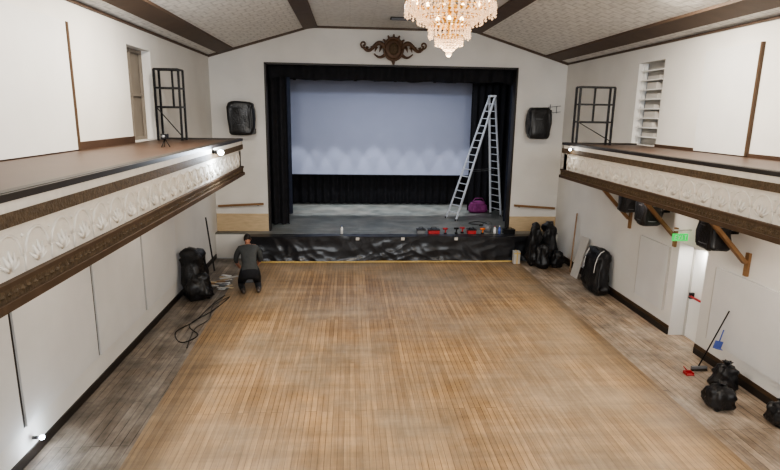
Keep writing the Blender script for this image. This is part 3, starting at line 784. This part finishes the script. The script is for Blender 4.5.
for v in mb.bm.verts: v.co = pz @ v.co
mb.fin('man_worker')

# ------------------------------------------------------------------ lights
def area(name, loc, size, energy, col, aim=None, sy=None):
    L = bpy.data.lights.new(name, 'AREA'); L.energy = energy; L.color = col; L.size = size
    if sy: L.shape = 'RECTANGLE'; L.size_y = sy
    else: L.shape = 'DISK'
    o = bpy.data.objects.new(name, L); o.location = loc
    d = Vector(aim or (0, 0, -1)); o.rotation_euler = d.to_track_quat('-Z', 'Y').to_euler(); S.collection.objects.link(o); return o
for y, en in ((1.5, 20), (5.0, 50), (8.0, 150), (10.4, 320)):  # ceiling fittings added out of view to light the hall
    for x in (XC-4.0, XC+4.0):
        z = slope_z(x)
        mb = MB(); mb.cyl((x, y, z+.02), (x, y, z-.08), .3, 'white', seg=28); o = mb.fin('ceiling_downlight')
        l = area('downlight_lamp', (x, y, z-.12), .6, en, (1, .905, .77)); l.parent = o; l.matrix_parent_inverse = Matrix.Translation(-o.location)
for y in (4.5, 8.2, 12.0):  # added fittings under the balconies, warm and brighten the aisles
    for x, en in ((XL+.95, 10), (XR-.95, 22)):
        mb = MB(); mb.cyl((x, y, BB-.002), (x, y, BB-.06), .12, 'white', seg=24); o = mb.fin('soffit_light')
        l = area('soffit_lamp', (x, y, BB-.08), .22, en, (1, .88, .76)); l.parent = o; l.matrix_parent_inverse = Matrix.Translation(-o.location)
mb = MB(); mb.cyl((XR+.14, 11.2, 2.25), (XR+.14, 11.2, 2.2), .08, 'white', seg=20); o = mb.fin('lobby_light')  # added lamp that brightens the door recess
l = area('lobby_lamp', (XR+.14, 11.2, 2.19), .14, 14, (1, .97, .92)); l.parent = o; l.matrix_parent_inverse = Matrix.Translation(-o.location)
for k, x in enumerate((-2.3, XC, 5.2)):  # unseen windows added behind the camera to carry fill lamps
    mb = MB(); mb.box((x-1.1, YB, 5.0), (x+1.1, YB+.04, 6.9), 'white')
    for xx in (x-1.1, x, x+1.06): mb.box((xx, YB+.04, 5.0), (xx+.05, YB+.1, 6.9), 'board')
    o = mb.fin('window_%d' % (k+3))
    l = area('window_daylight', (x, YB+.15, 5.95), 2.1, 330, (.9, .95, 1), aim=(0, 1, -.06), sy=1.8); l.parent = o; l.matrix_parent_inverse = Matrix.Translation(-o.location)
def point(loc, e, col, r=.1, name='lamp'):
    L = bpy.data.lights.new(name, 'POINT'); L.energy = e; L.color = col; L.shadow_soft_size = r
    o = bpy.data.objects.new(name, L); o.location = loc; S.collection.objects.link(o)
point((CX, CY, 5.75), 60, (1, .8, .58), .2, 'chandelier_glow')
mb = MB(); mb.cyl((-3, 23.9, 6.52), (6, 23.9, 6.52), .03, 'blackmetal')
for x in (-2.5, 0, 2.8, 5.5): mb.cyl((x, 23.9, 6.52), (x, 23.9, 7.79), .012, 'blackmetal', seg=6)
sp = []
for k in range(10):
    x = -2.3+k*.84; mb.cyl((x, 23.9, 6.48), (x, 23.9, 6.3), .07, 'blackmetal'); sp.append(x)
bar = mb.fin('stage_light_bar')
for k, x in enumerate(sp):
    L = bpy.data.lights.new('screen_wash', 'SPOT'); L.energy = 500*(1, .8, 1.1, .9, 1.15, .85, 1.05, .75, 1, .9)[k]; L.color = (.92, .95, 1); L.spot_size = math.radians(37+(.8, -1, .3, -.6, .9, 0, -1, .6, -.4, .2)[k]); L.spot_blend = .22; L.shadow_soft_size = .05
    o = bpy.data.objects.new('screen_wash', L); o.location = (x, 23.9, 6.28); S.collection.objects.link(o); o.parent = bar; o.matrix_parent_inverse = Matrix.Translation(-bar.location)
area('stage_cool_wash', (XC, 20.9, 6.9), 6, 210, (.84, .9, 1), aim=(0, .05, -1), sy=.4)

w = bpy.data.worlds.new('World'); S.world = w; w.use_nodes = True
w.node_tree.nodes['Background'].inputs[0].default_value = (.5, .55, .6, 1); w.node_tree.nodes['Background'].inputs[1].default_value = .4
try:
    S.view_settings.look = 'AgX - Medium High Contrast'
except Exception: pass

# ------------------------------------------------------------------ camera
th, ps, rho, f = math.atan(121.4/550), math.atan(.0746), .016, 550
fw = Vector((math.sin(ps)*math.cos(th), math.cos(ps)*math.cos(th), -math.sin(th)))
r0 = Vector((math.cos(ps), -math.sin(ps), 0)); u0 = r0.cross(fw)
rt = r0*math.cos(rho)+u0*math.sin(rho); up = u0*math.cos(rho)-r0*math.sin(rho)
cam = bpy.data.cameras.new('camera'); co = bpy.data.objects.new('camera', cam); S.collection.objects.link(co)
mw = Matrix((rt, up, -fw)).transposed().to_4x4(); mw.translation = (0, 0, 5); co.matrix_world = mw
cam.sensor_width = 36; cam.lens = f/780*36; cam.clip_end = 200
S.camera = co
